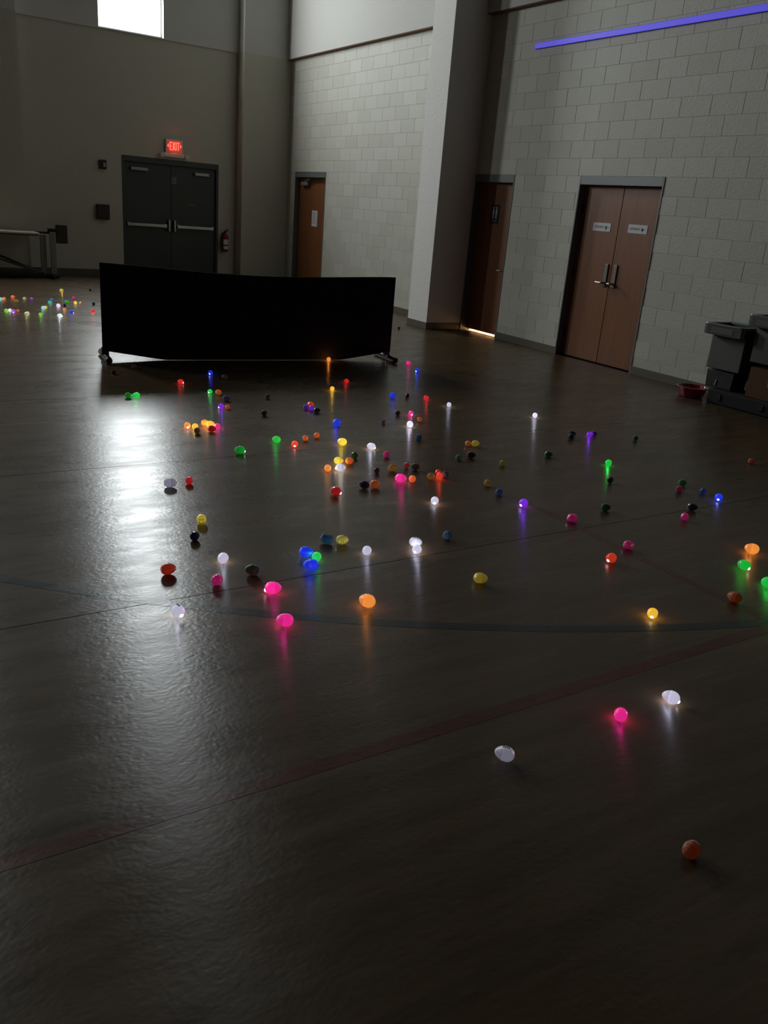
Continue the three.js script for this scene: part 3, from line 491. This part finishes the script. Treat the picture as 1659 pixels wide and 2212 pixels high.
// x, z, turn of the blunt end, colour, glow, size, label, extras
const EGGS = [
  [1.795, -13.108, -2.58, 'aqua', 0.5, 1, 'pale aqua glowing egg cut by the left edge of the picture'],
  [1.852, -13.168, -2.23, 'orange', 0.45, 1, 'orange glowing egg touching the pale aqua one at the left edge'],
  [2.001, -13.374, -2.77, 'orange', 0.5, 1, 'orange glowing egg behind the tan egg in the far left cluster'],
  [1.971, -12.875, 2.99, 'tan', 0.2, 1, 'tan egg in front of an orange one in the far left cluster'],
  [2.130, -13.205, -2.25, 'cream', 0.25, 1, 'greyish cream egg left of the small purple one, far left cluster'],
  [2.212, -13.137, -1.91, 'purple', 0.35, 1, 'small purple egg alone between cream and teal eggs, far left cluster'],
  [2.881, -14.361, -2.99, 'yellow', 0.45, 1, 'yellow egg lying farthest back in the far left cluster'],
  [3.374, -14.559, -1.80, 'black', 0, 0.8, 'tiny black egg far back, left of the screen top corner'],
  [2.485, -13.066, -2.63, 'sky', 0.3, 1, 'blue egg tucked behind the teal one in the far left cluster'],
  [2.406, -12.824, 3.13, 'mint', 0.45, 1, 'teal green glowing egg in front of a blue one, far left cluster'],
  [2.648, -12.878, 2.94, 'green', 0.25, 1, 'mid green egg left of the bright yellow one, far left cluster'],
  [2.847, -13.357, -2.30, 'pink', 0.35, 1, 'dusty pink egg behind the bright yellow one, far left cluster'],
  [2.753, -12.812, -1.78, 'yellow', 0.8, 1, 'bright yellow glowing egg in front of the dusty pink one'],
  [2.829, -12.831, -1.96, 'peach', 0.2, 0.8, 'small peach egg right of the bright yellow glowing one'],
  [2.990, -12.735, -1.80, 'darkgreen', 0.08, 1, 'dull dark green egg behind the red egg by the screen edge'],
  [2.796, -11.966, -3.02, 'red', 0.7, 1, 'red glowing egg just left of the black screen edge'],
  [2.197, -12.212, -1.05, 'aqua', 0.6, 1.05, 'pale aqua egg leaning against a yellow one, far left cluster'],
  [2.244, -12.271, -2.28, 'yellow', 0.3, 1, 'yellow egg behind the leaning pale aqua one, far left cluster'],
  [2.444, -12.453, -1.42, 'lilac', 0.95, 1.15, 'bright lilac white glowing egg in the middle of the far left cluster'],
  [2.532, -12.489, -1.77, 'darkpurple', 0.04, 1, 'dark purple egg behind the peach one, far left cluster'],
  [2.446, -12.079, -1.42, 'peach', 0.5, 1, 'peach orange glowing egg in front of the dark purple one'],
  [2.484, -11.832, -0.73, 'blue', 0.5, 1, 'blue glowing egg right of the peach one, far left cluster','led'],
  [2.265, -11.488, -0.37, 'ice', 1, 1.05, 'white glowing egg nearest the camera in the far left cluster','led'],
  [2.051, -11.600, -1.75, 'lime', 0.6, 0.95, 'bright green glowing egg in the front row, far left cluster'],
  [1.893, -11.638, -0.16, 'cream', 0.5, 1.05, 'pale yellow egg lying sideways in the front row, far left cluster'],
  [1.691, -11.904, -2.24, 'lime', 0.55, 1.05, 'yellow green glowing egg first in the front row at the left edge'],
  [1.744, -11.960, -1.89, 'lilac', 0.5, 1, 'pale lilac egg beside the yellow green one in the front row'],
  [1.775, -11.853, -2.07, 'purple', 0.65, 1, 'purple glowing egg right of the pale lilac one, front row','led'],
  [1.839, -11.957, -1.72, 'orange', 0.25, 0.8, 'small orange egg ending the left group of the front row'],
  [1.859, -6.840, -3.06, 'green', 0.12, 1, 'dull green egg touching a bright green one in the screen shadow'],
  [1.922, -6.835, -0.62, 'green', 0.75, 1, 'bright green glowing egg touching a dull green one in the screen shadow'],
  [2.457, -7.300, -0.85, 'red', 0.55, 0.95, 'red glowing egg alone left of centre in the screen shadow','led'],
  [2.875, -7.652, -2.28, 'blue', 0.55, 0.95, 'blue glowing egg farthest back in the screen shadow','led'],
  [2.935, -7.441, -0.72, 'grey', 0.015, 0.95, 'barely visible grey egg right of the far blue glowing one'],
  [2.579, -6.872, -2.45, 'green', 0.7, 0.85, 'green glowing egg with dark side, left of a dull orange one','led'],
  [2.635, -6.822, -0.89, 'orange', 0.2, 0.95, 'dull orange egg between green and purple ones in the screen shadow'],
  [2.618, -6.582, 2.76, 'purple', 0.08, 1, 'dull purple egg behind the violet lit one in the screen shadow'],
  [2.470, -6.325, -2.82, 'violet', 0.6, 0.9, 'violet glowing egg at the edge of the screen shadow','led'],
  [2.518, -6.303, -2.47, 'orange', 0.15, 0.8, 'small orange egg half hidden by the violet glowing one'],
  [3.000, -6.589, -2.00, 'brown', 0.02, 0.9, 'very dark brown egg alone in the middle of the screen shadow'],
  [2.717, -6.023, -2.34, 'navy', 0, 1, 'glossy navy egg just in front of the screen shadow'],
  [1.996, -7.820, -2.34, 'black', 0, 0.8, 'black egg with a tiny highlight by the screen left foot'],
  [2.252, -8.057, -3.07, 'grey', 0.01, 0.8, 'dim grey egg beneath the left end of the screen'],
  [1.999, -5.795, -1.73, 'amber', 0.8, 1, 'orange glowing egg, leftmost of the amber row beside the window glare','led'],
  [2.047, -5.759, -1.91, 'gold2', 0.95, 0.95, 'amber yellow glowing egg, second in the amber row'],
  [2.022, -5.644, -2.09, 'gold', 0.06, 0.95, 'dull gold egg in front of the second amber glowing one'],
  [2.154, -5.841, -2.97, 'amber', 0.7, 1, 'orange glowing egg mostly hidden behind the large yellow one'],
  [2.173, -5.778, 3.13, 'gold2', 1, 1.1, 'large bright yellow glowing egg in the middle of the amber row'],
  [2.141, -5.663, 2.78, 'red', 0.1, 1, 'dull red orange egg in front of the large yellow glowing one'],
  [2.206, -5.720, -2.11, 'pink', 0.7, 0.95, 'pink glowing egg ending the amber row'],
  [2.477, -5.266, -0.96, 'green', 0.65, 1.05, 'bright green glowing egg left of the red orange glowing one'],
  [2.119, -5.077, -0.40, 'green', 0.25, 1.15, 'green egg lit on its right end, left of the screen centre','led'],
  [2.555, -5.124, -2.03, 'redorange', 0.75, 1, 'red orange glowing egg with a bright spot at its front end','led'],
  [3.741, -6.769, -2.08, 'gold2', 0.95, 0.9, 'amber glowing egg alone in the right half of the screen shadow'],
  [4.061, -7.072, -1.04, 'red', 0.45, 0.9, 'red egg right of the lone amber one in the screen shadow'],
  [4.451, -8.175, -2.07, 'amber', 0.85, 1, 'orange glowing egg right under the screen bottom hem'],
  [5.321, -7.867, 2.55, 'pink', 0.75, 0.9, 'pink glowing egg right of the screen right foot'],
  [5.159, -7.444, -2.70, 'blue', 0.65, 0.95, 'blue glowing egg near the pink one by the screen right foot','led'],
  [6.837, -10.445, -2.15, 'navy', 0, 0.85, 'tiny navy egg far back by the pilaster foot'],
  [3.230, -6.213, -1.00, 'redorange', 0.35, 1, 'red egg at the back of the purple and teal cluster'],
  [3.157, -6.148, -2.57, 'violet', 0.1, 0.9, 'dark violet egg at the left of the four egg cluster'],
  [3.180, -6.095, -2.05, 'violet', 0.3, 0.95, 'lighter violet egg in the middle of the four egg cluster'],
  [3.193, -6.017, 3.00, 'darkteal', 0.02, 0.95, 'dark teal egg at the right end of the four egg cluster'],
  [3.150, -5.597, -1.04, 'blue', 0.6, 1.15, 'large blue glowing egg in the open floor right of centre'],
  [2.706, -5.257, -2.05, 'orange', 0.2, 0.9, 'small orange egg left of its twin, right of the red glowing one'],
  [2.825, -5.305, -2.23, 'orange', 0.2, 0.9, 'small orange egg right of its twin, above the yellow pair'],
  [2.912, -5.075, -0.87, 'yellow', 0.85, 1.15, 'yellow glowing egg below the large blue one'],
  [3.064, -4.915, -0.91, 'white', 0.85, 1.05, 'white glowing egg right of the yellow one under the large blue','led'],
  [2.832, -4.748, -2.63, 'darkgreen', 0.02, 1, 'dark green egg behind the orange one in the middle cluster'],
  [2.660, -4.666, 2.62, 'yellow', 0.7, 1.05, 'yellow glowing egg above the white one in the middle cluster'],
  [2.734, -4.644, 3.13, 'orange', 0.25, 1, 'orange egg in front of the dark green one, middle cluster'],
  [2.514, -4.547, -2.08, 'amber', 0.7, 0.95, 'orange glowing egg at the left of the middle cluster'],
  [2.595, -4.519, 2.62, 'white', 0.75, 1.1, 'white glowing egg at the front of the middle cluster','led'],
  [3.074, -4.713, -2.67, 'pink', 0.1, 0.95, 'dull pink egg right of the white glowing one, middle floor'],
  [2.807, -4.410, -2.14, 'purpledeep', 0.01, 0.85, 'small deep purple egg above the dark purple and orange pair'],
  [2.935, -4.415, 2.90, 'yellow', 0.08, 1.05, 'dull yellow egg above the hot pink glowing one'],
  [3.068, -4.449, -2.35, 'orange', 0.08, 0.85, 'small dull orange egg left of the olive green one'],
  [3.099, -4.391, -1.14, 'olive', 0.02, 1.05, 'olive green egg right of the small dull orange one'],
  [2.857, -4.194, 2.54, 'pink', 0.85, 1.2, 'hot pink glowing egg lying sideways in the middle floor'],
  [2.935, -4.177, -2.18, 'orange', 0.4, 0.95, 'orange egg right beside the hot pink sideways one'],
  [2.563, -4.159, -0.90, 'purpledeep', 0.01, 1.1, 'dark purple egg left of a dull orange one, middle floor'],
  [2.636, -4.145, 2.92, 'orange', 0.1, 1.1, 'dull orange egg right of the dark purple one, middle floor'],
  [2.333, -4.107, -0.87, 'red', 0.2, 1.15, 'red egg with a lit spot on its right end','led'],
  [4.176, -6.383, 2.56, 'blue', 0.6, 1, 'blue glowing egg left of the black one, right of the screen'],
  [4.326, -6.370, -1.99, 'black', 0, 0.85, 'black egg between the blue and red ones'],
  [3.846, -5.777, -2.68, 'darkpurple', 0, 0.9, 'glossy dark maroon egg left of the pink glowing one'],
  [3.951, -5.738, -1.82, 'pink', 0.75, 0.9, 'pink glowing egg right behind the brightest white one','led'],
  [3.561, -5.549, -2.14, 'purple', 0.05, 0.75, 'small dull purple egg left of the brightest white one'],
  [3.719, -5.401, -1.82, 'white', 1.1, 1.1, 'brightest white glowing egg below the pink one, middle floor','led'],
  [4.459, -6.245, 2.52, 'red', 0.5, 0.85, 'red egg right of the black one, right of the screen'],
  [4.504, -5.944, -2.22, 'white', 0.75, 0.9, 'white glowing egg alone in front of the single brown door'],
  [3.907, -5.535, -2.71, 'orange', 0.1, 0.85, 'dull orange egg right of the brightest white one'],
  [3.565, -5.039, -2.54, 'teal', 0.06, 1, 'teal blue egg below the brightest white one'],
  [3.848, -4.791, -2.25, 'orange', 0.1, 0.9, 'dull orange egg touching a yellow one, right of centre'],
  [3.902, -4.766, 2.81, 'yellow', 0.1, 1, 'dull yellow egg touching an orange one, right of centre'],
  [3.544, -4.497, -2.41, 'green', 0.05, 0.9, 'dull green egg left of a purple one, right of centre'],
  [3.663, -4.506, 2.81, 'purpledeep', 0.02, 1.1, 'deep purple egg right of the dull green one'],
  [3.770, -4.283, -2.29, 'yellow', 0.06, 0.9, 'pale yellow egg alone right of the purple and green pair'],
  [3.087, -4.185, -2.73, 'yellow', 0.08, 0.95, 'dull yellow egg at the left of the red and teal trio'],
  [3.190, -4.249, -2.21, 'red', 0.1, 0.85, 'dark red egg behind the lit red one'],
  [3.143, -4.167, -2.22, 'redorange', 0.5, 0.95, 'lit red egg between the yellow and teal ones'],
  [3.209, -4.193, -2.75, 'teal', 0.05, 0.95, 'teal egg at the right of the red and yellow trio'],
  [3.371, -3.948, -2.28, 'yellow', 0.08, 0.95, 'dull yellow egg just behind a small teal one'],
  [3.329, -3.777, -2.29, 'teal', 0.08, 0.95, 'small teal egg in front of a dull yellow one'],
  [1.466, -4.547, 2.83, 'white', 0.22, 1.2, 'dull white egg in the window glare beside a red one'],
  [1.587, -4.571, -1.90, 'red', 0.25, 1, 'red egg right of the dull white one in the window glare'],
  [1.432, -3.930, -1.92, 'yellow', 0.3, 1.12, 'yellow egg with a smiling face near the window glare','smile'],
  [1.324, -3.728, -2.09, 'navy', 0, 1, 'glossy black blue egg just below the smiling yellow one'],
  [1.352, -3.414, -2.12, 'white', 0.6, 1.08, 'round white glowing egg above the dull pink one'],
  [1.078, -3.382, -3.10, 'redorange', 0.12, 1.15, 'dull orange red egg lying sideways in the window glare'],
  [1.424, -3.235, -0.59, 'darkgreen', 0.03, 1.12, 'dark green egg lying sideways right of the round white one'],
  [1.925, -3.449, -1.03, 'teal', 0.05, 1.15, 'teal egg cracked open with a dark gap','open'],
  [1.998, -3.414, 2.79, 'yellow', 0.12, 1.05, 'yellow green egg beside the cracked teal one'],
  [1.751, -3.333, 2.66, 'blue', 0.55, 1.15, 'blue glowing egg at the back of the blue and green trio'],
  [1.776, -3.271, -2.24, 'green', 0.75, 1, 'green glowing egg between the two blue ones'],
  [1.701, -3.184, -0.67, 'blue', 0.65, 1.2, 'blue glowing egg at the front of the blue and green trio'],
  [2.049, -3.251, -2.31, 'white', 0.6, 0.98, 'round white glowing egg right of the yellow green one'],
  [2.342, -3.249, 2.52, 'white', 0.5, 1.1, 'white egg with dark print behind another white glowing one','mark'],
  [2.300, -3.172, -2.55, 'white', 0.8, 1, 'white glowing egg in front of the printed white one','led'],
  [2.827, -3.770, -2.21, 'white', 0.75, 1, 'white glowing egg seen end on with a ring, middle floor','led'],
  [2.566, -3.277, -2.41, 'teal', 0.08, 1, 'teal blue egg right of the two stacked white ones'],
  [1.240, -3.200, -2.11, 'pink', 0.15, 1.05, 'dull pink egg below the round white glowing one'],
  [1.431, -3.020, 2.87, 'pink', 0.9, 1.2, 'bright pink glowing egg lying sideways above the teal arc line','led'],
  [1.351, -2.730, -0.63, 'pink', 0.75, 1.15, 'pink glowing egg just below the teal arc line'],
  [0.983, -2.974, -1.37, 'white', 0.6, 1.15, 'white glowing egg with small print beside the floor seam','led mark'],
  [1.753, -2.749, -1.09, 'amber', 0.8, 1.25, 'large orange glowing egg with a clear seam above the arc line'],
  [2.385, -2.755, 2.60, 'yellow', 0.12, 1.1, 'dull yellow egg alone right of the large orange glowing one'],
  [5.062, -5.402, -2.32, 'white', 1.1, 0.95, 'small brilliant white egg alone before the wooden double doors'],
  [4.928, -4.784, 2.87, 'navy', 0, 1, 'dark navy egg right behind a teal one'],
  [4.855, -4.723, -2.54, 'darkteal', 0.05, 1, 'dark teal egg in front of a navy one'],
  [5.078, -4.742, -2.57, 'violet', 0.5, 0.85, 'violet glowing egg leaning on a dull purple one'],
  [5.132, -4.741, 2.67, 'purple', 0.05, 0.9, 'dull purple egg right of the violet glowing one'],
  [5.404, -4.532, -2.44, 'darkgreen', 0.03, 0.9, 'dark green egg farthest right in front of the double doors'],
  [4.279, -4.360, 2.71, 'darkgreen', 0.04, 1, 'dull green egg below the small brilliant white one'],
  [4.580, -4.044, -2.42, 'green', 0.65, 1, 'bright green glowing egg on the right floor'],
  [4.270, -3.731, -2.42, 'olive', 0.04, 0.95, 'dull olive egg in front of the bright green glowing one'],
  [3.792, -3.307, 2.81, 'darkgreen', 0.04, 1.05, 'dark green egg between the purple glowing one and blue one'],
  [3.332, -3.543, -2.85, 'violet', 0.65, 1.1, 'purple glowing egg at the far end of the red floor line','led'],
  [3.445, -3.235, 2.67, 'pink', 0.1, 1.05, 'dull pink egg on the red floor line, the farther one'],
  [5.827, -3.725, 2.49, 'amber', 0.04, 0.85, 'dim orange egg near the right edge below the fountains'],
  [4.744, -3.504, 2.56, 'green', 0.04, 0.95, 'dull green egg behind a pink one, right floor'],
  [4.604, -3.414, -2.85, 'pink', 0.08, 0.95, 'dull pink egg in front of a green one, right floor'],
  [4.747, -3.334, -2.70, 'teal', 0.05, 0.85, 'small teal egg left of the blue glowing one on the right'],
  [4.721, -3.189, -2.55, 'blue', 0.75, 1.05, 'bright blue glowing egg with a white spot, right floor','led'],
  [4.365, -3.114, 2.54, 'purpledeep', 0.01, 1.05, 'dark purple egg behind a pink one, below the blue glow'],
  [4.163, -3.009, -2.69, 'pink', 0.12, 1, 'dull pink egg in front of a dark purple one'],
  [3.445, -2.799, 2.60, 'pink', 0.1, 1, 'magenta pink egg on the red floor line, the nearer one'],
  [3.205, -2.696, -2.97, 'redorange', 0.4, 1.1, 'orange red egg with a lit lower end, below the red line','led'],
  [4.084, -2.485, -1.02, 'amber', 0.8, 1.25, 'large orange glowing egg lying sideways near the right edge'],
  [3.831, -2.353, -1.54, 'green', 0.5, 1.15, 'green glowing egg below the large orange one at right','led'],
  [3.754, -2.159, 3.14, 'green', 0.6, 1.1, 'green glowing egg cut by the right edge of the picture'],
  [3.424, -2.109, -1.37, 'amber', 0.04, 1.1, 'dim orange egg beside the near end of the red line'],
  [2.900, -2.154, -2.50, 'gold2', 0.8, 1, 'amber glowing egg above the arc line on the right','led'],
  [2.401, -1.630, -1.15, 'white', 0.65, 1.05, 'white glowing egg with a brilliant right end, near right','led'],
  [2.140, -1.632, -2.49, 'pink', 0.7, 1, 'magenta pink glowing egg left of the near white glowing one'],
  [1.609, -1.633, -0.95, 'white', 0.18, 1.05, 'dull white egg with dark print on top, nearest the middle','mark'],
  [1.813, -1.060, -2.79, 'amber', 0.05, 1, 'dim orange egg nearest the camera at lower right'],
];
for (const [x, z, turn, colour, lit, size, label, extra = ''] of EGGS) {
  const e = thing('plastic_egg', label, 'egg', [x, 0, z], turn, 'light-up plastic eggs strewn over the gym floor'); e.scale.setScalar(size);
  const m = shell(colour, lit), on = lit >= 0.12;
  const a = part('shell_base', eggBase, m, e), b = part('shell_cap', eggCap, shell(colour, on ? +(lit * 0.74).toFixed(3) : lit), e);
  a.position.y = b.position.y = EGG_R * 1.008;
  const roll = rnd() * 6.28; a.rotation.x = b.rotation.x = roll;
  if (extra.includes('open')) { b.rotation.set(0, 0, 0.42); b.position.x = -0.002; b.position.y += 0.004; a.rotation.set(0, 0, -0.1); part('dark_inside', new THREE.CylinderGeometry(EGG_R * 0.9, EGG_R * 0.9, 0.014, 24, 1, false).rotateZ(Math.PI / 2).translate(-0.003, EGG_R, 0), M.black, e); }  // black plug paints the shade inside the open gap
  if (on && extra.includes('led')) {
    const g = new THREE.Color(PALETTE[colour][1]).lerp(new THREE.Color(1, 1, 1), 0.45), bulb = part('led_bulb', bulbShape, std('#ffffff', 0.4, 0, { emissive: g, emissiveIntensity: 4 }), e);
    bulb.position.set(EGG_L * 0.8, EGG_R * 0.72, 0); bulb.userData.label = 'bright lamp spot at the end';
  }
  if (on && lit >= 0.45) {
    const l = new THREE.PointLight(new THREE.Color(PALETTE[colour][1]), 0.026 * lit); l.name = 'egg_light'; l.position.set(SEAM - 0.003, EGG_R * 0.8, 0); l.castShadow = true; l.shadow.radius = 0.25; e.add(l);
  }
  if (extra.includes('mark')) { const s = part('print', [0, 1, 2, 3].map((k) => bx(-0.001 + k * 0.0055, 0.0022 + k * 0.0055, 0.0445, 0.0475, -0.006 + (k % 2) * 0.001, 0.003)), M.ink, e); s.position.x = -0.006; s.userData.label = 'dark print on the shell'; }
  if (extra.includes('smile')) {
    const ink = std('#3a2c04', 0.7), yq = EGG_R * 1.008, put = (y, zz) => { const r = Math.hypot(y, zz); let xx = EGG_L; while (xx > 0 && eggR(xx) < r) xx -= 0.0002; return V(xx + 0.0006, yq + y, zz); };
    part('smile', new THREE.TubeGeometry(new THREE.CatmullRomCurve3([...Array(9)].map((_, i) => { const t = Math.PI * (1.12 + 0.76 * i / 8); return put(0.013 * Math.sin(t) + 0.001, 0.013 * Math.cos(t)); })), 20, 0.002, 6), ink, e);
    for (const s of [-1, 1]) { const q = part('eye', new THREE.SphereGeometry(0.0027, 10, 8), ink, e); q.position.copy(put(0.007, s * 0.006)); }
  }
}

renderer.render(scene, camera);
